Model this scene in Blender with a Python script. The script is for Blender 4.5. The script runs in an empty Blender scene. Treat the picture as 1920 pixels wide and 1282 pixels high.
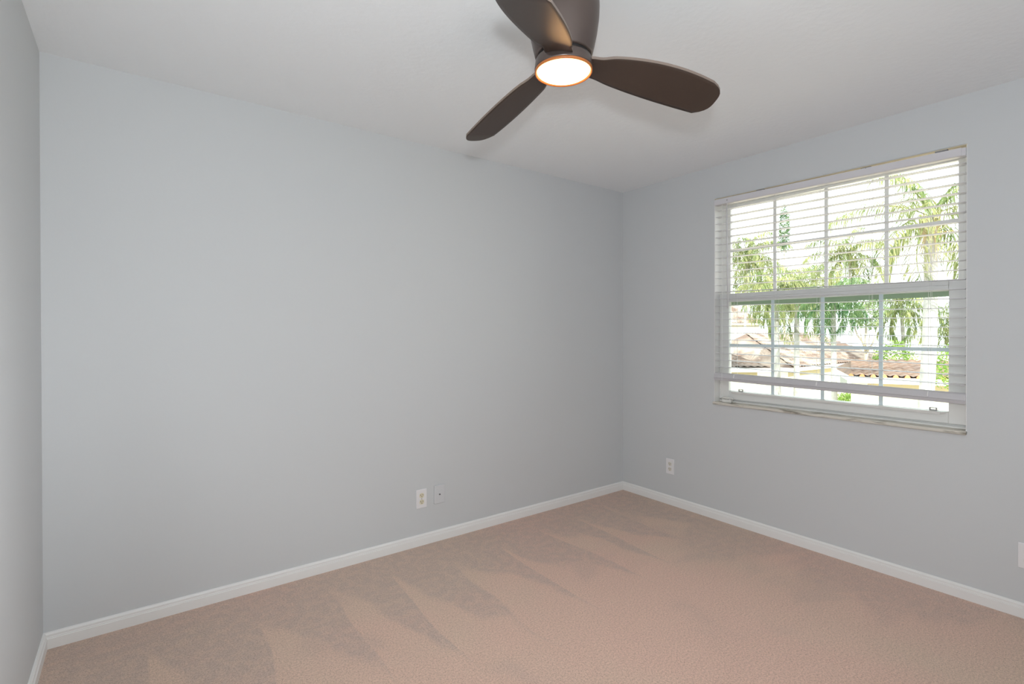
import bpy, bmesh, math, random
from mathutils import Vector, Matrix
C = bpy.context.scene.collection
S = bpy.context.scene
PI = math.pi

# ------------------------------------------------------------------ camera
FPX = 950.994
CAM = Vector((-3.22409, -2.80866, 1.29613))
RGT = Vector((0.8026886, -0.5963963, -0.0015804))
UPV = Vector((0.0045642, 0.0034932, 0.9999835))
FWD = Vector((0.5963810, 0.8026825, -0.0055260))
PPY = 641 - 13.479
cd = bpy.data.cameras.new('camera'); cam = bpy.data.objects.new('camera', cd); C.objects.link(cam)
m = Matrix((RGT, UPV, -FWD)).transposed().to_4x4(); m.translation = CAM
cam.matrix_world = m
cd.sensor_fit = 'HORIZONTAL'; cd.sensor_width = 36.0; cd.lens = FPX / 1920 * 36
cd.shift_y = -13.479 / 1920; cd.clip_start = 0.02; cd.clip_end = 400
S.camera = cam

# ------------------------------------------------------------------ world, sun, flash, added fill spots, exposure
W = bpy.data.worlds.new('world'); S.world = W; W.use_nodes = True
bg = W.node_tree.nodes['Background']
bg.inputs['Color'].default_value = (0.93, 0.96, 1.0, 1); bg.inputs['Strength'].default_value = 3.4
sun = bpy.data.lights.new('sun', 'SUN'); sun.energy = 9.0; sun.angle = 0.01; sun.color = (1.0, 0.95, 0.86)
so = bpy.data.objects.new('sun', sun); C.objects.link(so)
so.rotation_euler = Vector((-0.42, -0.55, 0.72)).to_track_quat('Z', 'Y').to_euler()
# camera flash, plus three unseen spots added to fill the room by bounce
def flash_or_fill(name, kind, energy, loc, soft, aim=None, size=None, blend=1.0):
    l = bpy.data.lights.new(name, kind); l.energy = energy; l.shadow_soft_size = soft; l.color = (0.92, 0.968, 1.0)
    o = bpy.data.objects.new(name, l); C.objects.link(o); o.location = loc
    if aim: o.rotation_euler = (-Vector(aim)).to_track_quat('Z', 'Y').to_euler()
    if size: l.spot_size = size; l.spot_blend = blend
flash_or_fill('camera_flash', 'SPOT', 86, (-3.267, -2.889, 1.477), 0.045, (0.62, 0.66, 0.34), 2.55, 0.55)
flash_or_fill('ceiling_bounce_fill', 'SPOT', 22, (-3.05, -2.95, 1.50), 0.05, (0.25, 0.1, 1.0), 3.0)  # added fill, aimed up at the ceiling
flash_or_fill('side_bounce_fill', 'SPOT', 150, (-2.6, -2.6, 1.2), 0.05, (-1.0, 0.60, -0.20), 1.65)  # added fill, aimed at the left wall
flash_or_fill('rear_bounce_fill', 'SPOT', 58, (-2.6, -2.6, 1.5), 0.05, (0.3, -1.0, 0.2), 2.4)  # added fill, aimed at the front wall
S.view_settings.view_transform = 'Standard'; S.view_settings.look = 'None'
S.view_settings.gamma = 1.0; S.view_settings.use_curve_mapping = False
S.view_settings.exposure = -0.02
S.cycles.max_bounces = 12; S.cycles.diffuse_bounces = 6; S.cycles.transparent_max_bounces = 24
S.cycles.use_denoising = True; S.cycles.sample_clamp_indirect = 6.0

# ------------------------------------------------------------------ helpers
def at(px, py, depth):
    """a point in the world at a given depth along the view axis"""
    return CAM + depth * (FWD + RGT * ((px - 960) / FPX) - UPV * ((py - PPY) / FPX))
def at_z(px, py, z):
    d = FWD + RGT * ((px - 960) / FPX) - UPV * ((py - PPY) / FPX)
    return CAM + d * ((z - CAM.z) / d.z)

def nodes(name):
    mt = bpy.data.materials.new(name); mt.use_nodes = True
    nt = mt.node_tree; b = nt.nodes['Principled BSDF']
    return mt, nt, b
def mat(name, col, rough=0.5, metal=0.0, spec=0.5, bump=None, var=None):
    """bump=(scale, strength, distance), var=(scale, other colour, contrast)"""
    mt, nt, b = nodes(name)
    b.inputs['Base Color'].default_value = (*col, 1); b.inputs['Roughness'].default_value = rough
    b.inputs['Metallic'].default_value = metal; b.inputs['Specular IOR Level'].default_value = spec
    tc = nt.nodes.new('ShaderNodeTexCoord')
    if bump:
        n = nt.nodes.new('ShaderNodeTexNoise'); n.inputs['Scale'].default_value = bump[0]; n.inputs['Detail'].default_value = 4
        nt.links.new(tc.outputs['Object'], n.inputs['Vector'])
        bp = nt.nodes.new('ShaderNodeBump'); bp.inputs['Strength'].default_value = bump[1]; bp.inputs['Distance'].default_value = bump[2]
        nt.links.new(n.outputs['Fac'], bp.inputs['Height']); nt.links.new(bp.outputs['Normal'], b.inputs['Normal'])
    if var:
        n = nt.nodes.new('ShaderNodeTexNoise'); n.inputs['Scale'].default_value = var[0]; n.inputs['Detail'].default_value = 5
        nt.links.new(tc.outputs['Object'], n.inputs['Vector'])
        r = nt.nodes.new('ShaderNodeValToRGB'); r.color_ramp.elements[0].position = 0.5 - var[2]; r.color_ramp.elements[1].position = 0.5 + var[2]
        r.color_ramp.elements[0].color = (*col, 1); r.color_ramp.elements[1].color = (*var[1], 1)
        nt.links.new(n.outputs['Fac'], r.inputs['Fac']); nt.links.new(r.outputs['Color'], b.inputs['Base Color'])
    return mt

def thing(name, label, cat, loc=(0, 0, 0), rotz=0, group=None, kind=None):
    o = bpy.data.objects.new(name, None); C.objects.link(o)
    o.location = loc; o.rotation_euler = (0, 0, rotz); o.empty_display_size = 0.1
    if label: o['label'] = label
    if cat: o['category'] = cat
    if group: o['group'] = group
    if kind: o['kind'] = kind
    return o
def tag(o, label, cat, group=None):
    o['label'] = label; o['category'] = cat
    if group: o['group'] = group
    return o
def link(name, me, mt, parent=None, smooth=False):
    for x in (mt if isinstance(mt, (list, tuple)) else [mt]): me.materials.append(x)
    if smooth:
        for p in me.polygons: p.use_smooth = True
    o = bpy.data.objects.new(name, me); C.objects.link(o)
    if parent: o.parent = parent
    return o
def obj(name, bm, mt, parent=None, smooth=False, bevel=0, seg=2):
    me = bpy.data.meshes.new(name); bmesh.ops.recalc_face_normals(bm, faces=bm.faces); bm.to_mesh(me); bm.free()
    o = link(name, me, mt, parent, smooth)
    if bevel:
        b = o.modifiers.new('bevel', 'BEVEL'); b.width = bevel; b.segments = seg; b.limit_method = 'ANGLE'
    return o
def pyd(name, v, f, mt, parent=None, smooth=False, mi=None):
    me = bpy.data.meshes.new(name); me.from_pydata([tuple(x) for x in v], [], f); me.update()
    o = link(name, me, mt, parent, smooth)
    if mi: me.polygons.foreach_set('material_index', mi)
    return o
def struct(o):
    o['kind'] = 'structure'; return o
def box(bm, x0, x1, y0, y1, z0, z1, shear=0.0, ref=0.0):
    """axis box; z shifts by shear*(y-ref)"""
    vs = []
    for x in (x0, x1):
        for y in (y0, y1):
            for z in (z0, z1): vs.append(bm.verts.new((x, y, z + shear * (y - ref))))
    for f in ((0, 1, 3, 2), (4, 6, 7, 5), (0, 4, 5, 1), (2, 3, 7, 6), (0, 2, 6, 4), (1, 5, 7, 3)):
        bm.faces.new([vs[i] for i in f])
    return bm
def tube(bm, pts, r, n=8, r1=None, cap=True):
    pts = [Vector(p) for p in pts]; rings = []
    for i, p in enumerate(pts):
        d = (pts[min(i + 1, len(pts) - 1)] - pts[max(i - 1, 0)]).normalized()
        a = d.orthogonal().normalized() if i == 0 else (a - d * a.dot(d)).normalized()
        b = d.cross(a); rr = (r[i] if isinstance(r, (list, tuple)) else r)
        rings.append([bm.verts.new(p + (a * math.cos(2 * PI * k / n) + b * math.sin(2 * PI * k / n)) * rr) for k in range(n)])
    for q, w in zip(rings, rings[1:]):
        for k in range(n): bm.faces.new((q[k], q[(k + 1) % n], w[(k + 1) % n], w[k]))
    if cap:
        bm.faces.new(rings[0][::-1]); bm.faces.new(rings[-1])
    return bm
def lathe(bm, prof, n=64, c=(0, 0)):
    rings = []
    for r, z in prof:
        if r < 1e-6: rings.append([bm.verts.new((c[0], c[1], z))])
        else: rings.append([bm.verts.new((c[0] + r * math.cos(2 * PI * k / n), c[1] + r * math.sin(2 * PI * k / n), z)) for k in range(n)])
    for a, b in zip(rings, rings[1:]):
        for k in range(n):
            j = (k + 1) % n
            if len(a) == 1 and len(b) == 1: continue
            if len(a) == 1: bm.faces.new((a[0], b[k], b[j]))
            elif len(b) == 1: bm.faces.new((a[k], a[j], b[0]))
            else: bm.faces.new((a[k], a[j], b[j], b[k]))
    return bm
B = bmesh.new

# ------------------------------------------------------------------ materials
m_wall = mat('pale_grey_wall_paint', (0.612, 0.628, 0.638), 0.6, spec=0.3, bump=(70, 0.10, 0.002))
m_ceil = mat('white_textured_ceiling_paint', (0.855, 0.876, 0.893), 0.85, spec=0.2, bump=(38, 0.35, 0.004))
m_trim = mat('white_trim_paint', (0.83, 0.825, 0.81), 0.38, bump=(25, 0.04, 0.002))
m_vinyl = mat('white_window_frame', (0.76, 0.76, 0.74), 0.4)
m_rail_shade = mat('shade_green_outer_rail', (0.30, 0.36, 0.27), 0.5)  # dark colour carries the shade on the upper sash's rail
m_cream = mat('cream_head_board', (0.86, 0.76, 0.56), 0.6)
m_grid = mat('pale_muntin_bar', (0.62, 0.70, 0.735), 0.45)
m_blind = mat('white_blind_plastic', (0.70, 0.695, 0.715), 0.42)
m_rail = mat('grey_white_blind_rail', (0.56, 0.55, 0.57), 0.42)
m_head = mat('lilac_white_headrail', (0.67, 0.655, 0.68), 0.42)
m_cord = mat('white_blind_cord', (0.8, 0.8, 0.78), 0.8)
m_plate = mat('white_cover_plate_plastic', (0.80, 0.79, 0.80), 0.35)
m_ivory = mat('ivory_receptacle_plastic', (0.72, 0.67, 0.51), 0.35)
m_offw = mat('off_white_receptacle_plastic', (0.72, 0.69, 0.62), 0.35)
m_slot = mat('dark_slot', (0.03, 0.025, 0.02), 0.6)
m_steel = mat('dull_steel', (0.35, 0.35, 0.36), 0.35, metal=1.0)
m_paintplate = mat('wall_painted_cover_plate', (0.63, 0.64, 0.655), 0.5)
m_bronze = mat('bronze_fan_housing', (0.115, 0.088, 0.078), 0.36, metal=0.55, spec=0.5)
m_blade = mat('dark_bronze_blade', (0.052, 0.035, 0.027), 0.42, metal=0.15, spec=0.45, var=(6, (0.060, 0.041, 0.032), 0.3))
m_bladeedge = mat('pale_blade_edge', (0.22, 0.17, 0.14), 0.4, metal=0.2)  # lighter tone than the blade faces
m_amber = mat('amber_lens_rim', (0.46, 0.145, 0.035), 0.35)
m_black = mat('black_gap', (0.01, 0.009, 0.008), 0.6)

def sill_material():
    mt, nt, b = nodes('grimy_marble_sill'); b.inputs['Roughness'].default_value = 0.45
    tc = nt.nodes.new('ShaderNodeTexCoord'); mp = nt.nodes.new('ShaderNodeMapping'); mp.inputs['Scale'].default_value = (14, 9, 60)
    n = nt.nodes.new('ShaderNodeTexNoise'); n.inputs['Scale'].default_value = 1.0; n.inputs['Detail'].default_value = 8
    nt.links.new(tc.outputs['Object'], mp.inputs['Vector']); nt.links.new(mp.outputs['Vector'], n.inputs['Vector'])
    r = nt.nodes.new('ShaderNodeValToRGB'); e = r.color_ramp.elements
    e[0].position = 0.32; e[0].color = (0.25, 0.23, 0.19, 1); e[1].position = 0.50; e[1].color = (0.66, 0.63, 0.56, 1)
    nt.links.new(n.outputs['Fac'], r.inputs['Fac']); nt.links.new(r.outputs['Color'], b.inputs['Base Color'])
    return mt
m_sill = sill_material()

def carpet_material():
    mt, nt, b = nodes('beige_cut_pile_carpet'); L = nt.links.new; N = nt.nodes.new
    b.inputs['Roughness'].default_value = 0.95; b.inputs['Specular IOR Level'].default_value = 0.05
    b.inputs['Sheen Weight'].default_value = 0.15; b.inputs['Sheen Roughness'].default_value = 0.5
    tc = N('ShaderNodeTexCoord')
    def noise(scale, det=3, sc=(1, 1, 1), dist=0.0, off=(0, 0, 0)):
        mp = N('ShaderNodeMapping'); mp.inputs['Scale'].default_value = sc; mp.inputs['Location'].default_value = off
        n = N('ShaderNodeTexNoise'); n.inputs['Scale'].default_value = scale; n.inputs['Detail'].default_value = det; n.inputs['Distortion'].default_value = dist
        L(tc.outputs['Object'], mp.inputs['Vector']); L(mp.outputs['Vector'], n.inputs['Vector']); return n.outputs['Fac']
    def math_(op, a, bb=None, clamp=False):
        n = N('ShaderNodeMath'); n.operation = op; n.use_clamp = clamp
        for i, v in enumerate((a, bb)):
            if v is None: continue
            if isinstance(v, (int, float)): n.inputs[i].default_value = v
            else: L(v, n.inputs[i])
        return n.outputs[0]
    def sstep(v, a, c):
        n = N('ShaderNodeMapRange'); n.interpolation_type = 'SMOOTHSTEP'; n.inputs[1].default_value = a; n.inputs[2].default_value = c; L(v, n.inputs[0]); return n.outputs[0]
    def mix(f, a, c):
        n = N('ShaderNodeMix'); n.data_type = 'RGBA'
        for i, v in ((0, f), (6, a), (7, c)):
            if isinstance(v, tuple): n.inputs[i].default_value = (*v, 1)
            elif isinstance(v, (int, float)): n.inputs[i].default_value = v
            else: L(v, n.inputs[i])
        return n.outputs[2]
    sx = N('ShaderNodeSeparateXYZ'); L(tc.outputs['Object'], sx.inputs[0])
    # vacuum tracks run away from the back wall (y=0) and, less, from the window wall (x=0)
    mott = noise(22, 4)
    trk2 = noise(1.0, 2, (0.9, 3.2, 1), 0.4, (3, 7, 0))
    nA = math_('SUBTRACT', noise(2.2, 2, (1, 0.25, 1), 0.0, (2, 0, 0)), 0.5)
    nB = math_('SUBTRACT', noise(2.6, 3, (1, 1, 1), 0.0, (0, 4, 0)), 0.5)
    dY = math_('MULTIPLY', sx.outputs['Y'], -1.0)
    u = math_('FRACT', math_('ADD', math_('MULTIPLY', sx.outputs['X'], 2.9), math_('ADD', math_('MULTIPLY', nA, 1.3), 40.2)))
    wd = math_('MULTIPLY', math_('ADD', dY, math_('ADD', math_('MULTIPLY', nB, 0.55), -0.20)), 1.35)
    nearY = math_('SUBTRACT', 1.0, math_('MULTIPLY', sstep(math_('SUBTRACT', wd, u), 0.0, 0.22), sstep(u, -0.01, 0.035)))
    nearY = math_('MULTIPLY', nearY, sstep(wd, 1.6, 0.9))
    wX = math_('ADD', math_('MULTIPLY', sx.outputs['X'], -1.0), math_('MULTIPLY', math_('SUBTRACT', trk2, 0.5), 1.6))
    nearX = sstep(wX, 0.48, 0.25)
    near = math_('MULTIPLY', math_('MAXIMUM', nearY, math_('MULTIPLY', nearX, 0.75)), math_('ADD', 0.55, math_('MULTIPLY', sstep(mott, 0.35, 0.62), 0.6)))
    blot = math_('MULTIPLY', sstep(noise(1.9, 3, (1, 1, 1), 0.6, (1.3, 0.4, 0)), 0.52, 0.66), 0.55)
    dark = math_('MAXIMUM', near, blot)
    pink = sstep(noise(0.9, 3, (1, 1, 1), 0.2, (5, 2, 1)), 0.35, 0.62)
    light = mix(pink, (0.73, 0.545, 0.43), (0.775, 0.53, 0.43))
    dk = mix(pink, (0.60, 0.465, 0.39), (0.63, 0.46, 0.39))
    base = mix(math_('MULTIPLY', dark, 0.85), light, dk)
    fib = noise(300, 3); fib2 = noise(125, 4)
    grain = math_('ADD', math_('MULTIPLY', fib, 0.6), math_('MULTIPLY', fib2, 0.4))
    g2 = sstep(grain, 0.32, 0.62)
    shade = mix(g2, (0.65, 0.63, 0.61), (1.10, 1.10, 1.10))
    mm = N('ShaderNodeMix'); mm.data_type = 'RGBA'; mm.blend_type = 'MULTIPLY'; mm.inputs[0].default_value = 1.0
    L(base, mm.inputs[6]); L(shade, mm.inputs[7]); L(mm.outputs[2], b.inputs['Base Color'])
    bp = N('ShaderNodeBump'); bp.inputs['Strength'].default_value = 0.7; bp.inputs['Distance'].default_value = 0.006
    L(grain, bp.inputs['Height']); L(bp.outputs['Normal'], b.inputs['Normal'])
    return mt
m_carpet = carpet_material()

def glass_material(name, tint, refl=0.06):
    mt = bpy.data.materials.new(name); mt.use_nodes = True; nt = mt.node_tree; nt.nodes.clear(); N = nt.nodes.new
    o = N('ShaderNodeOutputMaterial'); t = N('ShaderNodeBsdfTransparent'); t.inputs[0].default_value = (*tint, 1)
    g = N('ShaderNodeBsdfGlossy'); g.inputs['Roughness'].default_value = 0.02; mx = N('ShaderNodeMixShader')
    fr = N('ShaderNodeFresnel'); fr.inputs['IOR'].default_value = 1.3
    nt.links.new(fr.outputs[0], mx.inputs[0]); nt.links.new(t.outputs[0], mx.inputs[1]); nt.links.new(g.outputs[0], mx.inputs[2])
    nt.links.new(mx.outputs[0], o.inputs[0]); return mt
m_glass = glass_material('clear_pane', (0.97, 0.985, 0.975))
m_glass2 = glass_material('faintly_green_pane', (0.93, 0.975, 0.95))

def lens_material():
    mt = bpy.data.materials.new('lit_frosted_lens'); mt.use_nodes = True; nt = mt.node_tree; nt.nodes.clear(); N = nt.nodes.new
    o = N('ShaderNodeOutputMaterial'); e = N('ShaderNodeEmission'); tc = N('ShaderNodeTexCoord')
    ln = N('ShaderNodeVectorMath'); ln.operation = 'LENGTH'; mp = N('ShaderNodeMapping'); mp.inputs['Scale'].default_value = (1, 1, 0)
    nt.links.new(tc.outputs['Object'], mp.inputs['Vector']); nt.links.new(mp.outputs['Vector'], ln.inputs[0])
    r = N('ShaderNodeValToRGB'); el = r.color_ramp.elements
    mr = N('ShaderNodeMapRange'); mr.inputs[1].default_value = 0.0; mr.inputs[2].default_value = 0.09
    nt.links.new(ln.outputs['Value'], mr.inputs[0]); nt.links.new(mr.outputs[0], r.inputs['Fac'])
    el[0].position = 0.78; el[0].color = (1.0, 0.56, 0.24, 1); el[1].position = 1.0; el[1].color = (0.11, 0.045, 0.012, 1)
    e.inputs['Strength'].default_value = 22.0
    nt.links.new(r.outputs['Color'], e.inputs['Color']); nt.links.new(e.outputs[0], o.inputs[0]); return mt
m_lens = lens_material()

# ------------------------------------------------------------------ the room
RW, RD, RH = 3.53231, 3.55, 2.44           # along the back wall, along the window wall, height
WY0, WY1, WZ0, WZ1 = -2.152, -0.823, 0.795, 2.209   # window opening
bm = B(); box(bm, -RW - 0.12, 0.2, -RD - 0.12, 0.12, -0.12, 0); floor = struct(obj('floor', bm, m_carpet))
bm = B(); box(bm, -RW - 0.12, 0.2, -RD - 0.12, 0.12, RH, RH + 0.14); struct(obj('ceiling', bm, m_ceil))
bm = B(); box(bm, -RW - 0.12, 0.2, 0, 0.12, 0, RH); struct(obj('wall_back', bm, m_wall))
bm = B(); box(bm, -RW - 0.12, -RW, -RD, 0, 0, RH); struct(obj('wall_left', bm, m_wall))
bm = B(); box(bm, -RW - 0.12, 0.2, -RD - 0.12, -RD, 0, RH); struct(obj('wall_front', bm, m_wall))
bm = B()
box(bm, 0, 0.2, -RD, 0, 0, WZ0); box(bm, 0, 0.2, WY1, 0, WZ0, RH); box(bm, 0, 0.2, -RD, WY0, WZ0, RH)
vs = [bm.verts.new(p) for p in ((0, WY0, 2.199), (0, WY1, 2.212), (0, WY1, RH), (0, WY0, RH), (0.2, WY0, 2.199), (0.2, WY1, 2.212), (0.2, WY1, RH), (0.2, WY0, RH))]
for f in ((0, 1, 2, 3), (7, 6, 5, 4), (0, 4, 5, 1), (3, 2, 6, 7), (0, 3, 7, 4), (1, 5, 6, 2)): bm.faces.new([vs[i] for i in f])
struct(obj('wall_right', bm, m_wall))
# baseboards: a stepped profile with a groove below the cap
PROF = [(0, 0), (0.014, 0), (0.014, 0.041), (0.0115, 0.0435), (0.0125, 0.046), (0.0105, 0.049), (0.0105, 0.0575), (0.006, 0.064), (0, 0.066)]
def baseboard(name, fn, ends):
    bm = B(); rings = []
    for e in ends: rings.append([bm.verts.new(fn(d, e, z)) for d, z in PROF])
    n = len(PROF)
    for k in range(n): bm.faces.new((rings[0][k], rings[0][(k + 1) % n], rings[1][(k + 1) % n], rings[1][k]))
    bm.faces.new(rings[0]); bm.faces.new(rings[1][::-1])
    return struct(obj(name, bm, m_trim))
baseboard('baseboard_back', lambda d, e, z: ((e[0] + e[1] * d), -d, z), ((-RW, 1), (0, -1)))
baseboard('baseboard_right', lambda d, e, z: (-d, e[0] + e[1] * d, z), ((-RD, 1), (0, -1)))
baseboard('baseboard_left', lambda d, e, z: (-RW + d, e[0] + e[1] * d, z), ((-RD, 1), (0, -1)))
baseboard('baseboard_front', lambda d, e, z: (e[0] + e[1] * d, -RD + d, z), ((-RW, 1), (0, -1)))

# ------------------------------------------------------------------ the window
win = thing('window_1', 'white single hung window with grilles in the right wall', 'window', (0.1, (WY0 + WY1) / 2, WZ0), kind='structure')
IW = Matrix.Translation((-0.1, -(WY0 + WY1) / 2, -WZ0))
def wobj(name, bm, mt, parent=None, **k):
    o = obj(name, bm, mt, parent or win, **k)
    if parent is None: o.matrix_parent_inverse = IW
    return o
def ring(bm, x0, x1, y0, y1, z0, z1, w, wb=None, wt=None):
    wb = w if wb is None else wb; wt = w if wt is None else wt
    box(bm, x0, x1, y0, y0 + w, z0, z1); box(bm, x0, x1, y1 - w, y1, z0, z1)
    box(bm, x0, x1, y0 + w, y1 - w, z0, z0 + wb); box(bm, x0, x1, y0 + w, y1 - w, z1 - wt, z1)
FY0, FY1 = WY0, WY1
bm = B(); ring(bm, 0.092, 0.165, FY0, FY1, 0.813, 2.2, 0.030, 0.022, 0.028); wobj('window_frame', bm, m_vinyl, bevel=0.002)
# stops and tracks inside the frame
bm = B(); ring(bm, 0.105, 0.135, -2.122, -0.853, 1.478, 2.172, 0.025, 0.0505, 0.016); us = wobj('upper_sash', bm, m_vinyl, bevel=0.002)
bm = B()
for y in (-1.182, -1.487, -1.792): box(bm, 0.107, 0.117, y - 0.0095, y + 0.0095, 1.528, 2.156)
box(bm, 0.1075, 0.1165, -2.097, -0.878, 1.848, 1.866); wobj('muntin_grid', bm, m_vinyl, us)
bm = B(); box(bm, 0.118, 0.121, -2.099, -0.876, 1.526, 2.158); wobj('glass_pane', bm, m_glass, us)
bm = B(); box(bm, 0.1035, 0.106, -2.12, -0.855, 1.474, 1.5275); wobj('meeting_rail_shade', bm, m_rail_shade, us)  # thin strip over the sash rail, its shade painted in
bm = B(); box(bm, 0.0, 0.092, WY0, WY1, 2.196, 2.2005, 0.0098, WY0); wobj('head_jamb', bm, m_cream)  # cream board across the top of the opening
bm = B(); box(bm, 0.0, 0.092, WY1 - 0.0025, WY1, 0.813, 2.196); box(bm, 0.0, 0.092, WY0, WY0 + 0.0025, 0.813, 2.196); wobj('side_jamb', bm, m_trim)
# lower sash sits on the room side
bm = B()
SY0, SY1 = -2.148, -0.8275
box(bm, 0.054, 0.088, SY0, -2.072, 0.832, 1.555); box(bm, 0.054, 0.088, -0.898, SY1, 0.832, 1.555)
box(bm, 0.054, 0.088, -2.072, -0.898, 0.832, 0.892); box(bm, 0.048, 0.090, -2.072, -0.898, 1.500, 1.528); box(bm, 0.052, 0.090, -2.072, -0.898, 1.528, 1.556)
ls = wobj('lower_sash', bm, m_vinyl, bevel=0.003)
bm = B()
for y in (-1.190, -1.485, -1.780): box(bm, 0.0655, 0.0715, y - 0.0095, y + 0.0095, 0.892, 1.500)
box(bm, 0.066, 0.071, -2.072, -0.898, 1.194, 1.213); wobj('muntin_grid', bm, m_grid, ls)
bm = B(); box(bm, 0.0735, 0.0765, -2.074, -0.896, 0.890, 1.502); wobj('glass_pane', bm, m_glass2, ls)
# finger lift along the bottom rail, with slanted ends
bm = B()
P8 = [(0.055, -2.075, 0.893), (0.055, -0.898, 0.893), (0.036, -0.925, 0.889), (0.036, -2.048, 0.889), (0.055, -2.06, 0.878), (0.055, -0.915, 0.878), (0.040, -0.93, 0.876), (0.040, -2.04, 0.876)]
vs = [bm.verts.new(p) for p in P8]
for f in ((0, 1, 2, 3), (7, 6, 5, 4), (3, 2, 6, 7), (0, 3, 7, 4), (1, 5, 6, 2), (0, 4, 5, 1)): bm.faces.new([vs[i] for i in f])
wobj('finger_lift', bm, m_vinyl, ls)
for y in (-0.985, -2.012):
    bm = B(); box(bm, 0.050, 0.062, y - 0.016, y + 0.016, 0.893, 0.897); box(bm, 0.050, 0.062, y - 0.016, y - 0.010, 0.897, 0.904); box(bm, 0.050, 0.062, y + 0.010, y + 0.016, 0.897, 0.904); box(bm, 0.050, 0.062, y - 0.016, y + 0.016, 0.904, 0.907)
    wobj('sash_latch', bm, m_steel, ls)
bm = B(); box(bm, 0.075, 0.092, FY0 + 0.004, FY1 - 0.004, 0.813, 0.831); box(bm, 0.060, 0.076, FY0 + 0.004, FY1 - 0.004, 0.813, 0.822); wobj('frame_stop', bm, m_vinyl)
bm = B(); box(bm, -0.016, 0.1, WY0 - 0.002, WY1 + 0.006, 0.795, 0.813); sl = wobj('window_sill', bm, m_sill, bevel=0.004)

# ------------------------------------------------------------------ the blind
bl = thing('window_blind', 'white horizontal slat blind hanging lowered with open slats in the window', 'blind', (0.0, -1.4875, 2.2))
IB = Matrix.Translation((0, 1.4875, -2.2))
def bobj(name, bm, mt, parent=None, **k):
    o = obj(name, bm, mt, parent or bl, **k)
    if parent is None: o.matrix_parent_inverse = IB
    return o
SH = 0.0150                                   # the blind hangs lower on its right end
BY0, BY1 = -2.146, -0.831
zc = lambda y, z: z + SH * (y + 2.03)
bm = B(); box(bm, -0.012, 0.030, BY0 - 0.003, BY1 + 0.004, 2.146, 2.184, SH, -2.03); bobj('headrail', bm, m_head, bevel=0.002)
bm = B(); box(bm, -0.0155, -0.012, BY0 + 0.012, BY1 - 0.002, 2.147, 2.185, SH, -2.03); bobj('valance', bm, m_head, bevel=0.001)
for y, z in ((-1.733, 2.1925), (-2.056, 2.1925), (-1.148, 2.2035)):
    bm = B(); box(bm, -0.013, 0.01, y - 0.024, y + 0.024, z - 0.006, z + 0.0005); tube(bm, [(-0.016, y, z - 0.004), (-0.012, y, z - 0.004)], 0.003, 8)
    bobj('mounting_bracket', bm, m_steel)
sbm = B()
xs = [-0.003 + 0.047 * i / 6 for i in range(7)]
for side in (0, 1): pass
top = []; bot = []
for x in xs:
    cr = 0.0016 * (1 - ((x - 0.0205) / 0.0235) ** 2)
    top.append((x, cr + 0.0013)); bot.append((x, cr - 0.0013))
loop = top + bot[::-1]
r0 = [sbm.verts.new((x, BY0 + 1.4875, z + SH * (BY0 + 2.03))) for x, z in loop]; r1 = [sbm.verts.new((x, BY1 + 1.4875, z + SH * (BY1 + 2.03))) for x, z in loop]
for k in range(len(loop)): sbm.faces.new((r0[k], r0[(k + 1) % len(loop)], r1[(k + 1) % len(loop)], r1[k]))
sbm.faces.new(r0[::-1]); sbm.faces.new(r1)
slat = obj('slat', sbm, m_blind, bl); slat.location = (0, 0, 2.1126 - 2.2)
for k in range(-5, 18):
    s = slat.copy(); C.objects.link(s); s.parent = bl; s.location = (0, 0, 1.2702 + 0.0468 * k - 2.2)
# bottom rail: a broad sloping face over a narrow lower one
bm = B()
loop = [(0.030, 0.996), (0.006, 0.998), (-0.004, 0.990), (-0.010, 0.972), (-0.012, 0.963), (-0.008, 0.961), (-0.010, 0.958), (-0.006, 0.944), (0.030, 0.944)]
r0 = [bm.verts.new((x, BY0 - 0.004, zc(BY0, z))) for x, z in loop]; r1 = [bm.verts.new((x, BY1 + 0.006, zc(BY1, z))) for x, z in loop]
for k in range(len(loop)): bm.faces.new((r0[k], r0[(k + 1) % len(loop)], r1[(k + 1) % len(loop)], r1[k]))
bm.faces.new(r0[::-1]); bm.faces.new(r1)
br = bobj('bottom_rail', bm, m_rail)
for y in (-0.969, -1.483, -2.005):
    bm = B(); tube(bm, [(-0.006, y, zc(y, 0.990)), (-0.0125, y, zc(y, 0.968))], 0.0035, 8); bobj('cord_button', bm, m_plate, br)
for y in (-0.969, -1.244, -1.483, -1.748, -2.005):
    bm = B()
    for x, dy in ((-0.0045, 0), (0.0455, 0.004), (0.0205, -0.008)):
        tube(bm, [(x, y + dy, zc(y, 2.147)), (x, y + dy, zc(y, 0.985 if x < 0.04 else 0.995))], 0.0007, 5)
    bobj('ladder_cord', bm, m_cord)
bm = B(); tube(bm, [(-0.020, -0.925, 2.150), (-0.020, -0.930, 1.80), (-0.020, -0.934, 1.455)], 0.0042, 8); tube(bm, [(-0.020, -0.925, 2.175), (-0.020, -0.925, 2.15)], 0.002, 6)
bobj('tilt_wand', bm, m_blind, smooth=True)
bm = B(); tube(bm, [(-0.017, -0.9245, 2.184), (-0.0145, -0.9245, 2.184)], 0.004, 10); bobj('wand_hook', bm, m_steel)
bm = B()
for dy in (0.0, 0.0035): tube(bm, [(-0.018, -0.893 + dy, 2.16), (-0.018, -0.893 + dy, 1.5), (-0.018, -0.893 + dy * 2, 0.87)], 0.0008, 5)
bobj('pull_cord', bm, m_cord)

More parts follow.
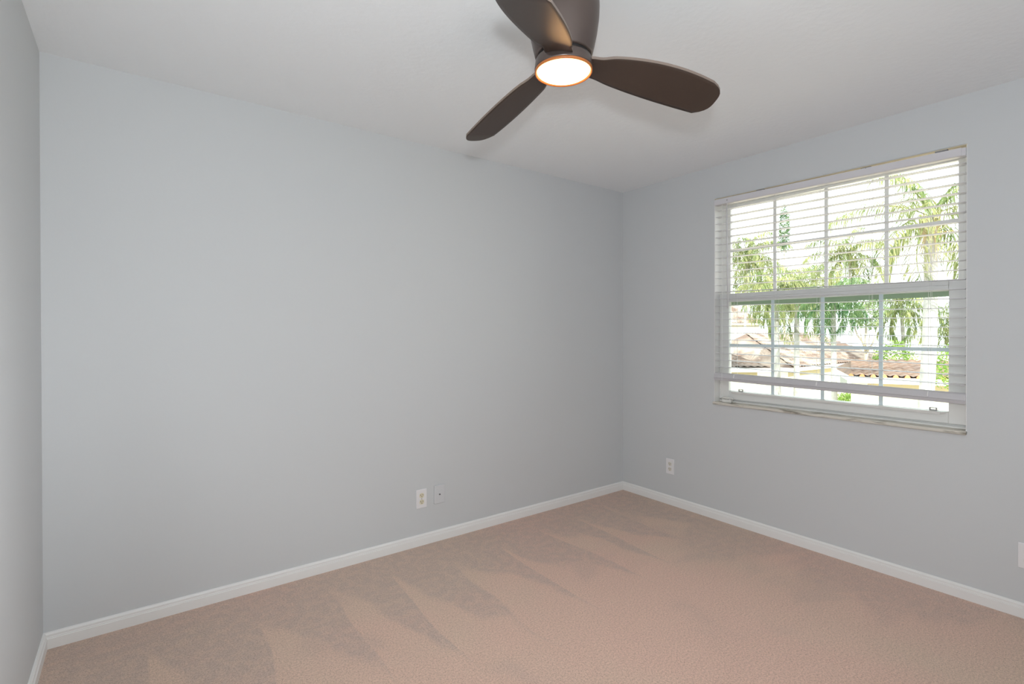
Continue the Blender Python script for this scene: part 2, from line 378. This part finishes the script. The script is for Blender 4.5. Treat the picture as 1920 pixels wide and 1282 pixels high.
# clear plastic cleat left lying on the sill
m_clear, nt, b = nodes('hazy_clear_plastic')
b.inputs['Base Color'].default_value = (0.90, 0.90, 0.86, 1); b.inputs['Roughness'].default_value = 0.12; b.inputs['Transmission Weight'].default_value = 0.3; b.inputs['IOR'].default_value = 1.4
cl = thing('plastic_cord_cleat', 'small hazy clear plastic cleat lying on the left end of the window sill', 'cleat', (0.012, -0.912, 0.8135))
bm = B(); box(bm, -0.016, 0.018, -0.034, 0.036, 0.0, 0.022); obj('base', bm, m_clear, cl, bevel=0.006, seg=3)
bm = B(); tube(bm, [(0.0, 0.044, 0.024), (0.0, 0.03, 0.032), (0.0, 0.0, 0.030), (0.0, -0.03, 0.032), (0.0, -0.04, 0.022)], [0.004, 0.007, 0.008, 0.007, 0.004], 10); obj('horn_bar', bm, m_clear, cl, smooth=True)
bm = B(); lathe(bm, [(0, 0.0), (0.005, 0.0), (0.005, 0.003), (0, 0.0045)], 12); sc = obj('screw_head', bm, m_plate, cl, smooth=True); sc.location = (-0.012, -0.024, 0.021)

# ------------------------------------------------------------------ wall plates
def outlet(name, loc, rotz, label, mrec, mplate=m_plate):
    """local frame: plate in XZ, facing -Y"""
    t = thing(name, label, 'outlet', loc, rotz, 'electrical outlets low on the walls')
    bm = B(); box(bm, -0.035, 0.035, -0.0055, 0, -0.0572, 0.0572); obj('cover_plate', bm, mplate, t, bevel=0.0035, seg=3)
    for s in (1, -1):
        bm = B(); n = 28; r = 0.0172; ring0 = []; ring1 = []
        for k in range(n):
            a = 2 * PI * k / n; x = max(-0.0148, min(0.0148, r * math.cos(a))) ; z = r * math.sin(a) * 0.86 + s * 0.0195
            ring0.append(bm.verts.new((x, -0.0050, z))); ring1.append(bm.verts.new((x, -0.0072, z)))
        for k in range(n): bm.faces.new((ring0[k], ring0[(k + 1) % n], ring1[(k + 1) % n], ring1[k]))
        bm.faces.new(ring1); bm.faces.new(ring0[::-1])
        rc = obj('receptacle', bm, mrec, t)
        bm = B()
        box(bm, -0.0078, -0.0052, -0.0076, -0.006, s * 0.0195 - 0.001, s * 0.0195 + 0.0085); box(bm, 0.0052, 0.0078, -0.0076, -0.006, s * 0.0195, s * 0.0195 + 0.0075)
        tube(bm, [(0, -0.006, s * 0.0195 - 0.0068), (0, -0.0076, s * 0.0195 - 0.0068)], 0.0026, 10)
        obj('slot', bm, m_slot, rc)
    bm = B(); tube(bm, [(0, -0.005, 0), (0, -0.0068, 0)], 0.003, 12); obj('screw', bm, mplate if mrec is not m_ivory else m_steel, t)
    return t
outlet('wall_outlet', (-1.828, 0, 0.282), 0, 'white duplex outlet with ivory receptacles, low on the long back wall', m_ivory)
outlet('wall_outlet', (0, -0.462, 0.285), -PI / 2, 'white duplex outlet low on the window wall, near the room corner', m_offw)
outlet('wall_outlet', (0, -2.367, 0.281), -PI / 2, 'white duplex outlet low on the window wall, right of the window', m_offw)
t = thing('cable_wall_plate', 'wall-coloured cable jack plate with one dark centre socket beside the outlet', 'wall plate', (-1.7075, 0, 0.288))
bm = B(); box(bm, -0.0365, 0.0365, -0.009, 0, -0.0565, 0.0565); obj('cover_plate', bm, m_paintplate, t, bevel=0.003, seg=3)
bm = B(); tube(bm, [(0, -0.008, 0), (0, -0.015, 0)], 0.0046, 6); j = obj('cable_jack', bm, m_steel, t)
bm = B(); tube(bm, [(0, -0.014, 0), (0, -0.0156, 0)], 0.003, 10); obj('socket_hole', bm, m_slot, j)
for s in (1, -1):
    bm = B(); tube(bm, [(0, -0.008, s * 0.045), (0, -0.0096, s * 0.045)], 0.0028, 10); obj('screw', bm, m_paintplate, t)

# ------------------------------------------------------------------ the ceiling fan
FX, FYY = -2.0884, -1.5669
fan = thing('ceiling_fan', 'dark bronze low profile three blade ceiling fan with a lit round lamp', 'ceiling fan', (FX, FYY, RH))
zz = lambda z: z - RH
bm = B(); lathe(bm, [(0.100, zz(2.4395)), (0.1095, zz(2.42)), (0.1165, zz(2.385)), (0.1175, zz(2.355)), (0.1155, zz(2.315)), (0.109, zz(2.268)), (0.101, zz(2.23)), (0.0945, zz(2.2045)), (0.092, zz(2.2)), (0.083, zz(2.2))], 96)
obj('motor_housing', bm, m_bronze, fan, smooth=True)
bm = B(); lathe(bm, [(0.086, zz(2.205)), (0.086, zz(2.172))], 64); obj('hub_gap', bm, m_black, fan, smooth=True)
bm = B(); lathe(bm, [(0.080, zz(2.190)), (0.0905, zz(2.190)), (0.0925, zz(2.186)), (0.0955, zz(2.160)), (0.0952, zz(2.155)), (0.0900, zz(2.154))], 96); obj('light_ring', bm, m_bronze, fan, smooth=True)
bm = B(); lathe(bm, [(0.0875, zz(2.1555)), (0.0895, zz(2.1490)), (0.0925, zz(2.1465)), (0.0945, zz(2.1495)), (0.0945, zz(2.1560))], 96); obj('lens_rim', bm, m_amber, fan, smooth=True)
bm = B(); prof = [(0.0885 * math.cos(a), zz(2.1555) - 0.020 * math.sin(a)) for a in [PI / 2 * k / 12 for k in range(13)]]; prof[-1] = (0, prof[-1][1])
lathe(bm, prof, 96); obj('lamp_lens', bm, m_lens, fan, smooth=True)
# blade edges: side offset and drop along the length, leading edge A and trailing edge B
EA = (0.4773, (0.0466, 0.0877, -0.0844, 0.0221), (-0.0300, -0.0987, 0.0031))
EB = (0.4875, (-0.0411, -0.1035, 0.0440, 0.0315), (-0.0179, -0.0161, -0.0546))
def edge(e, t):
    R, s, z = e; r = 0.082 + (R - 0.082) * t
    return Vector((r, s[0] + s[1] * t + s[2] * t * t + s[3] * t ** 3, zz(2.2) + z[0] + z[1] * t + z[2] * t * t))
def neck(t): return math.exp(-((t - 0.10) / 0.06) ** 2)
def blade_mesh():
    bm = B(); NT, NA = 40, 12; top = []; botm = []
    th = 0.0042
    for i in range(NT + 1):
        t = i / NT; a = edge(EA, t); b_ = edge(EB, t); row = []
        b_.y += 0.009 * neck(t); a.y -= 0.004 * neck(t)
        for j in range(NA + 1):
            u = j / NA; p = a.lerp(b_, u); row.append(p)
        top.append(row)
    # rounded tip beyond the last station
    for q in (0.25, 0.5, 0.7, 0.85, 0.95, 1.0):
        row = []; a = top[NT][0]; b_ = top[NT][NA]
        for j in range(NA + 1):
            u = j / NA; p = a.lerp(b_, u); bul = 0.046 * (1 - (2 * abs(u - 0.5)) ** 3.2)
            row.append(p + Vector((max(bul, 0) * q, 0, -0.15 * max(bul, 0) * q)))
        top.append(row)
    up = [[bm.verts.new(p + Vector((0, 0, th))) for p in r] for r in top]; dn = [[bm.verts.new(p - Vector((0, 0, th))) for p in r] for r in top]
    n = len(top)
    for i in range(n - 1):
        for j in range(NA):
            bm.faces.new((up[i][j], up[i + 1][j], up[i + 1][j + 1], up[i][j + 1])); bm.faces.new((dn[i][j], dn[i][j + 1], dn[i + 1][j + 1], dn[i + 1][j]))
        for j in (0, NA): 
            f = bm.faces.new((up[i][j], up[i + 1][j], dn[i + 1][j], dn[i][j])); f.material_index = 1
    for j in range(NA):
        f = bm.faces.new((up[n - 1][j], up[n - 1][j + 1], dn[n - 1][j + 1], dn[n - 1][j])); f.material_index = 1
        bm.faces.new((up[0][j], up[0][j + 1], dn[0][j + 1], dn[0][j]))
    bmesh.ops.remove_doubles(bm, verts=bm.verts, dist=1e-5)
    return bm
blade = obj('fan_blade', blade_mesh(), [m_blade, m_bladeedge], fan)
for p in blade.data.polygons: p.use_smooth = p.material_index == 0
blade.rotation_euler.z = math.radians(-29.95)
for a in (-29.95 + 121.2, -29.95 + 245.6):
    s = blade.copy(); C.objects.link(s); s.parent = fan; s.rotation_euler.z = math.radians(a)

# ------------------------------------------------------------------ outside: ground
GZ = -3.0
m_ground = mat('sunlit_pale_paving', (0.70, 0.62, 0.49), 0.9, var=(0.25, (0.60, 0.57, 0.42), 0.12))
bm = B(); box(bm, 0.25, 130, -60, 130, GZ - 0.2, GZ); g = struct(obj('ground', bm, m_ground))
m_lawn = mat('bright_lawn_grass', (0.25, 0.42, 0.07), 0.9, var=(6, (0.40, 0.55, 0.12), 0.2))
m_stucco = mat('cream_stucco', (0.80, 0.77, 0.68), 0.9, bump=(20, 0.1, 0.01))
m_stucco2 = mat('pale_yellow_stucco', (0.72, 0.67, 0.55), 0.9, bump=(20, 0.1, 0.01))
m_fascia = mat('white_fascia_paint', (0.82, 0.81, 0.78), 0.6)
m_soffit = mat('tan_soffit_paint', (0.44, 0.37, 0.24), 0.8)
m_tile = mat('weathered_terracotta_roof_tile', (0.28, 0.185, 0.14), 0.9, var=(1.1, (0.17, 0.12, 0.105), 0.15))
m_tileg = mat('grey_brown_roof_tile', (0.095, 0.078, 0.07), 0.9, var=(1.3, (0.17, 0.12, 0.10), 0.12))
m_tilep = mat('pale_sandy_roof_tile', (0.40, 0.32, 0.27), 0.9, var=(0.8, (0.17, 0.115, 0.095), 0.10))
m_tend = mat('orange_tile_end', (0.62, 0.27, 0.12), 0.9)
m_dark = mat('dark_window_glass', (0.10, 0.12, 0.13), 0.15)

def house(name, label, E0, E1, back, rise, m_roof, m_w, period, hip0=0.0, hip1=0.0, inset=0.55, wins=(), ends=False, loc_z=GZ, soffit=0.35):
    """E0->E1 is the near eave line, left to right as seen; the house stands behind it"""
    E0 = Vector(E0); E1 = Vector(E1); ze = E0.z; L = (E1 - E0).xy.length
    ux = (E1 - E0).normalized(); ux.z = 0; ux.normalize(); vy = Vector((-ux.y, ux.x, 0))
    if vy.dot(Vector((CAM.x, CAM.y, 0)) - E0) > 0: vy = -vy
    t = thing(name, label, 'house', (E0.x, E0.y, GZ))
    T = Matrix((ux, vy, Vector((0, 0, 1)))).transposed().to_4x4(); T.translation = (E0.x, E0.y, 0)
    IM = Matrix.Translation((-E0.x, -E0.y, -GZ))
    def put(o):
        o.matrix_parent_inverse = IM @ T; return o
    bm = B(); box(bm, inset, L - inset, inset, 2 * back - inset, GZ, ze - 0.18); w = put(obj('wall', bm, m_w, t))
    # tiled roof, front slope corrugated and stepped course by course
    v = []; f = []
    nu = max(8, int(L / period * 8)); course = 0.36; nv = max(2, int(math.hypot(back, rise) / course)); rows = []
    for i in range(nv + 1):
        for k in ((0, 1) if i < nv else (0,)):
            rows.append((i / nv if k == 0 else (i + 0.999) / nv, 0.05 if k == 0 else 0.0))
    amp = min(0.055, period * 0.2)
    for s, lift in rows:
        for q in range(nu + 1):
            x = L * q / nu; lo = hip0 * s; hi = L - hip1 * s; x = min(max(x, lo), hi)
            ph = 2 * PI * x / period
            v.append((x, back * s, ze + rise * s + lift + amp * (0.5 + 0.5 * math.cos(ph)) ** 0.7 if True else 0))
    n = nu + 1
    for r in range(len(rows) - 1):
        for q in range(nu): f.append((r * n + q, r * n + q + 1, (r + 1) * n + q + 1, (r + 1) * n + q))
    k = len(v)
    v += [(0, 0, ze), (L, 0, ze), (L - hip1, back, ze + rise), (hip0, back, ze + rise), (0, 2 * back, ze), (L, 2 * back, ze)]
    f += [(k, k + 1, k + 2, k + 3), (k + 3, k + 2, k + 5, k + 4), (k, k + 3, k + 4), (k + 1, k + 5, k + 2), (k, k + 4, k + 5, k + 1)]
    put(pyd('roof', v, f, m_roof, t))
    bm = B(); box(bm, 0.0, L, -0.02, 2 * back, ze - 0.20, ze); put(obj('fascia', bm, m_fascia, t))
    bm = B(); box(bm, 0.02, L - 0.02, 0.02, inset + 0.05, ze - 0.215, ze - 0.195); put(obj('soffit', bm, m_soffit, t))
    bm = B(); box(bm, inset, L - inset, inset - 0.03, inset, ze - 0.2 - soffit, ze - 0.18); put(obj('trim_band', bm, m_soffit, t))
    for (a, b2, z0, z1) in wins:
        bm = B(); box(bm, a, b2, inset - 0.06, inset + 0.02, ze - z0, ze - z1)
        wn = put(obj('window', bm, m_fascia, t)); bm = B(); box(bm, a + 0.08, b2 - 0.08, inset - 0.075, inset - 0.05, ze - z0 + 0.08, ze - z1 - 0.08); p = obj('pane', bm, m_dark, wn)
    if ends:
        first = None
        for q in range(int(L / period) + 1):
            if first is None:
                bm = B(); a = [bm.verts.new((0.075 * math.cos(PI * i / 10), -0.03, 0.105 * math.sin(PI * i / 10))) for i in range(11)]
                c2 = [bm.verts.new(vv.co + Vector((0, 0.10, 0))) for vv in a]; bm.faces.new(a); bm.faces.new(c2[::-1])
                for i in range(10): bm.faces.new((a[i], a[i + 1], c2[i + 1], c2[i]))
                first = o = obj('tile_end', bm, m_tend, t)
            else:
                o = first.copy(); C.objects.link(o); o.parent = t
            o.matrix_basis = IM @ T @ Matrix.Translation((q * period, 0, ze))
    return t
house('house', 'tall white house with a sandy tile roof at the left edge outside', at_z(1330, 606, 2.34), at_z(1436, 606, 2.34), 4.0, 3.0, m_tilep, m_stucco, 0.34, 3.2, 3.2, soffit=0.25)
house('house', 'low house with a grey brown tile roof, in front of the tall white house', at_z(1305, 690, -0.52), at_z(1450, 690, -0.52), 2.0, 1.15, m_tileg, m_stucco, 0.34, 1.0, 3.6)
house('house', 'pale roofed house with a dark window, behind the palm trunks', at_z(1488, 690, -0.76), at_z(1668, 673, -0.76), 3.6, 1.9, m_tilep, m_stucco, 0.34, 1.5, 4.0, wins=((7.6, 8.9, 1.7, 0.55),), ends=False)
house('house', 'near house with orange tile ends along its eave, at the right outside', at_z(1596, 706, -0.25), at_z(1850, 714, -0.25), 2.4, 0.42, m_tile, m_stucco2, 0.31, 0.3, 0.3, ends=True)

# ------------------------------------------------------------------ outside: plants
def leaf_material(name, c1, c2, trans=0.35, scale=0.8):
    mt = bpy.data.materials.new(name); mt.use_nodes = True; nt = mt.node_tree; nt.nodes.clear(); N = nt.nodes.new; L = nt.links.new
    o = N('ShaderNodeOutputMaterial'); d = N('ShaderNodeBsdfDiffuse'); t = N('ShaderNodeBsdfTranslucent'); mx = N('ShaderNodeMixShader'); mx.inputs[0].default_value = trans
    tc = N('ShaderNodeTexCoord'); n = N('ShaderNodeTexNoise'); n.inputs['Scale'].default_value = scale; n.inputs['Detail'].default_value = 4
    r = N('ShaderNodeValToRGB'); r.color_ramp.elements[0].position = 0.38; r.color_ramp.elements[1].position = 0.62
    r.color_ramp.elements[0].color = (*c1, 1); r.color_ramp.elements[1].color = (*c2, 1)
    L(tc.outputs['Object'], n.inputs['Vector']); L(n.outputs['Fac'], r.inputs['Fac'])
    L(r.outputs['Color'], d.inputs['Color']); L(r.outputs['Color'], t.inputs['Color'])
    L(d.outputs[0], mx.inputs[1]); L(t.outputs[0], mx.inputs[2]); L(mx.outputs[0], o.inputs[0]); return mt
m_palm = leaf_material('yellow_green_palm_leaf', (0.13, 0.19, 0.075), (0.37, 0.39, 0.19), scale=1.6)
m_palm2 = leaf_material('deep_green_palm_leaf', (0.065, 0.145, 0.065), (0.19, 0.28, 0.13), scale=1.6)
m_dry = leaf_material('dry_palm_leaf', (0.50, 0.36, 0.20), (0.62, 0.50, 0.32))
m_bush = leaf_material('light_green_shrub_leaf', (0.14, 0.25, 0.05), (0.30, 0.40, 0.11), scale=2.5)
m_tree = leaf_material('mid_green_tree_leaf', (0.14, 0.21, 0.10), (0.30, 0.36, 0.19), scale=1.5)
m_trunk = mat('pale_grey_palm_trunk', (0.40, 0.39, 0.37), 0.9, var=(5, (0.29, 0.28, 0.27), 0.15), bump=(12, 0.4, 0.03))
m_bark = mat('grey_brown_bark', (0.42, 0.36, 0.30), 0.9, bump=(15, 0.4, 0.02))

def crown_mesh(seed, L, nf, stations, emin, emax, leaf, wdt, droop):
    rnd = random.Random(seed); v = []; f = []
    for i in range(nf):
        az = 2 * PI * (i * 0.382 + rnd.uniform(-0.04, 0.04)); e0 = math.radians(emin + (emax - emin) * ((i + 0.5) / nf)); Lf = L * rnd.uniform(0.82, 1.05)
        dr = droop * rnd.uniform(0.85, 1.2); p = Vector((0, 0, 0)); hd = Vector((math.cos(az), math.sin(az), 0)); sd = Vector((-hd.y, hd.x, 0)); st = []
        for k in range(stations + 1):
            s = k / stations; e = e0 - dr * s ** 1.25; d = hd * math.cos(e) + Vector((0, 0, math.sin(e)))
            st.append((p.copy(), d)); p = p + d * (Lf / stations)
        # rachis
        b0 = len(v)
        for k, (p, d) in enumerate(st):
            w = 0.028 * (1 - 0.85 * k / stations); v += [p + sd * w, p - sd * w, p + Vector((0, 0, -w))]
            if k:
                a = b0 + 3 * (k - 1)
                for q in range(3): f.append((a + q, a + (q + 1) % 3, a + 3 + (q + 1) % 3, a + 3 + q))
        for k in range(int(stations * 0.12), stations + 1):
            p, d = st[k]; s = k / stations; ll = leaf * (0.45 + 1.1 * math.sin(PI * min(1, 0.12 + 0.80 * s)) ** 0.8) * rnd.uniform(0.8, 1.15) * (0.75 if s > 0.9 else 1)
            for sg in (1, -1):
                q = p + d * rnd.uniform(-0.5, 0.5) * (Lf / stations)
                o1 = (sd * sg * rnd.uniform(0.7, 1.0) + d * rnd.uniform(0.35, 0.7) + Vector((0, 0, rnd.uniform(-0.35, 0.35)))).normalized()
                o2 = (o1 * 0.55 + Vector((0, 0, -rnd.uniform(0.5, 1.0)))).normalized(); o3 = (o2 * 0.4 + Vector((0, 0, -1))).normalized()
                c = o1.cross(Vector((0, 0, 1)))
                c = (c.normalized() if c.length > 1e-3 else d) * wdt * 0.5
                a = q + o1 * ll * 0.4; bq = a + o2 * ll * 0.35; e_ = bq + o3 * ll * 0.3
                n = len(v); v += [q - c * .6, q + c * .6, a + c, a - c, bq + c * .8, bq - c * .8, e_]
                f += [(n, n + 1, n + 2, n + 3), (n + 3, n + 2, n + 4, n + 5), (n + 5, n + 4, n + 6)]
    me = bpy.data.meshes.new('palm_crown'); me.from_pydata([tuple(x) for x in v], [], f); me.update(); return me
cm = [crown_mesh(1, 2.9, 22, 52, -55, 78, 0.62, 0.042, 1.5), crown_mesh(2, 3.1, 20, 52, -50, 75, 0.70, 0.042, 1.65), crown_mesh(3, 2.7, 18, 46, -60, 70, 0.62, 0.042, 1.45)]
cm_thin = crown_mesh(4, 2.6, 17, 46, -60, 80, 0.46, 0.030, 1.45)
def palm(px, py, depth, k, scale, label, mt=None, lean=(0, 0), r=0.14, trunk_px=None, rot=0, mesh=None, dry=0):
    top = at(px, py, depth); base = at(trunk_px if trunk_px else px, py, depth); base = Vector((base.x, base.y, GZ))
    t = thing('palm_tree', label, 'palm tree', base)
    pts = []; rr = []; n = 26
    for i in range(n + 1):
        s = i / n; p = (Vector((0, 0, 0))).lerp(top - base, s); p.x += lean[0] * math.sin(PI * s); p.y += lean[1] * math.sin(PI * s)
        pts.append(p); rr.append(r * (1.12 - 0.3 * s) * (1.0 + 0.035 * (i % 2)))
    bm = B(); tube(bm, pts, rr, 14); obj('trunk', bm, m_trunk, t, smooth=True)
    me = (mesh or cm[k]).copy(); o = link('crown', me, mt or m_palm, t); o.location = top - base; o.scale = (scale,) * 3; o.rotation_euler.z = rot
    if dry:
        rnd = random.Random(dry); v = []; f = []
        for i in range(70):
            a = rnd.uniform(0, 2 * PI); h = Vector((math.cos(a), math.sin(a), 0)); p = h * 0.16 + Vector((0, 0, rnd.uniform(-0.5, 0.15))); q = p + h * rnd.uniform(0.1, 0.35) + Vector((0, 0, -rnd.uniform(0.3, 1.0))); c = Vector((-h.y, h.x, 0)) * 0.02
            k2 = len(v); v += [p - c, p + c, q]; f.append((k2, k2 + 1, k2 + 2))
        o = pyd('dry_fibre', v, f, m_dry, t); o.location = top - base
    return t
palm(1745, 405, 13.5, 0, 1.0, 'tall near palm with a thick pale trunk at the right side of the window', trunk_px=1722, r=0.165, mesh=cm_thin, rot=0.6, dry=5, lean=(0.0, -0.1))
palm(1494, 548, 26, 1, 0.88, 'palm with a pale trunk rising in front of the roof, left of centre', r=0.13, rot=1.1)
palm(1452, 542, 21.5, 2, 0.68, 'palm with a grey trunk in front of the grey brown roof', r=0.15, trunk_px=1459, rot=2.0)
palm(1400, 480, 54, 0, 1.65, 'leftmost palm, its crown above the tall white house', rot=0.3, trunk_px=1395, r=0.12)
palm(1562, 562, 19, 1, 0.53, 'deep green palm with hanging fronds near the middle of the view', mt=m_palm2, rot=2.6, trunk_px=1566, r=0.10)
palm(1592, 475, 52, 2, 1.75, 'palm with the highest full crown near the middle of the view', rot=0.9, trunk_px=1600, r=0.12)
palm(1690, 572, 32, 0, 1.0, 'bushy low palm left of the thick pale trunk', rot=1.9, trunk_px=1700, r=0.11)
palm(1795, 600, 19, 2, 0.54, 'small palm at the right edge of the view outside', rot=0.2, trunk_px=1800, r=0.09)

def leaf_cloud(seed, n, rx, ry, rz, size, zc=0.0, shell=0.55):
    rnd = random.Random(seed); v = []; f = []
    for _ in range(n):
        d = Vector((rnd.gauss(0, 1), rnd.gauss(0, 1), rnd.gauss(0, 1))).normalized(); r = rnd.uniform(shell, 1.0)
        p = Vector((d.x * rx * r, d.y * ry * r, d.z * rz * r + zc)); a = Vector((rnd.gauss(0, 1), rnd.gauss(0, 1), rnd.gauss(0, 1))).normalized(); b = a.orthogonal().normalized() ; s = size * rnd.uniform(0.6, 1.3)
        k = len(v); v += [p - a * s, p + b * s * 0.45, p + a * s, p - b * s * 0.45]; f.append((k, k + 1, k + 2, k + 3))
    return v, f
def tree(name, label, cat, px, py, depth, rx, rz, n, size, mt, seed, trunk=True, branches=0):
    c = at(px, py, depth); t = thing(name, label, cat, (c.x, c.y, GZ)); h = c.z - GZ
    v, f = leaf_cloud(seed, n, rx, rx, rz, size, h); pyd('foliage', v, f, mt, t)
    if trunk:
        bm = B(); tube(bm, [(0, 0, 0), (0.05, 0.03, h * 0.4), (0, 0, h)], [0.12, 0.09, 0.03], 10)
        rnd = random.Random(seed)
        for _ in range(branches):
            a = rnd.uniform(0, 2 * PI); z0 = h * rnd.uniform(0.4, 0.7); tube(bm, [(0, 0, z0), (0.35 * math.cos(a), 0.35 * math.sin(a), z0 + 0.5), (0.6 * math.cos(a), 0.6 * math.sin(a), z0 + 1.3)], [0.05, 0.04, 0.02], 8)
        obj('trunk', bm, m_bark, t, smooth=True)
    return t
tree('cypress_tree', 'narrow bright green column of foliage standing above the palms at the left', 'tree', 1471, 430, 48, 0.53, 2.5, 1500, 0.11, m_palm2, 11)
tree('branching_tree', 'slim tree with a forked trunk in front of the pale roofed house', 'tree', 1624, 572, 24.8, 0.95, 1.25, 1500, 0.09, m_tree, 12, branches=5)
tree('leafy_tree', 'spreading tree behind the pale roofed house, left of the forked tree', 'tree', 1528, 545, 62, 4.2, 3.2, 2600, 0.20, m_tree, 13)
tree('leafy_tree', 'spreading tree behind the left palms and the tall white house', 'tree', 1400, 520, 70, 5.2, 3.8, 2600, 0.22, m_tree, 14)
tree('garden_shrub', 'light green shrub growing beside the near tiled roof', 'shrub', 1678, 668, 23, 0.85, 0.75, 1300, 0.07, m_bush, 15)
tree('garden_shrub', 'yellow green shrub at the right end of the near tiled eave', 'shrub', 1790, 690, 14.2, 0.62, 0.75, 1100, 0.05, m_bush, 16)
tree('clipped_hedge', 'low bright green hedge seen under the bottom rail of the blind', 'hedge', 1608, 752, 28.2, 1.2, 0.55, 2600, 0.07, m_bush, 17, trunk=False)
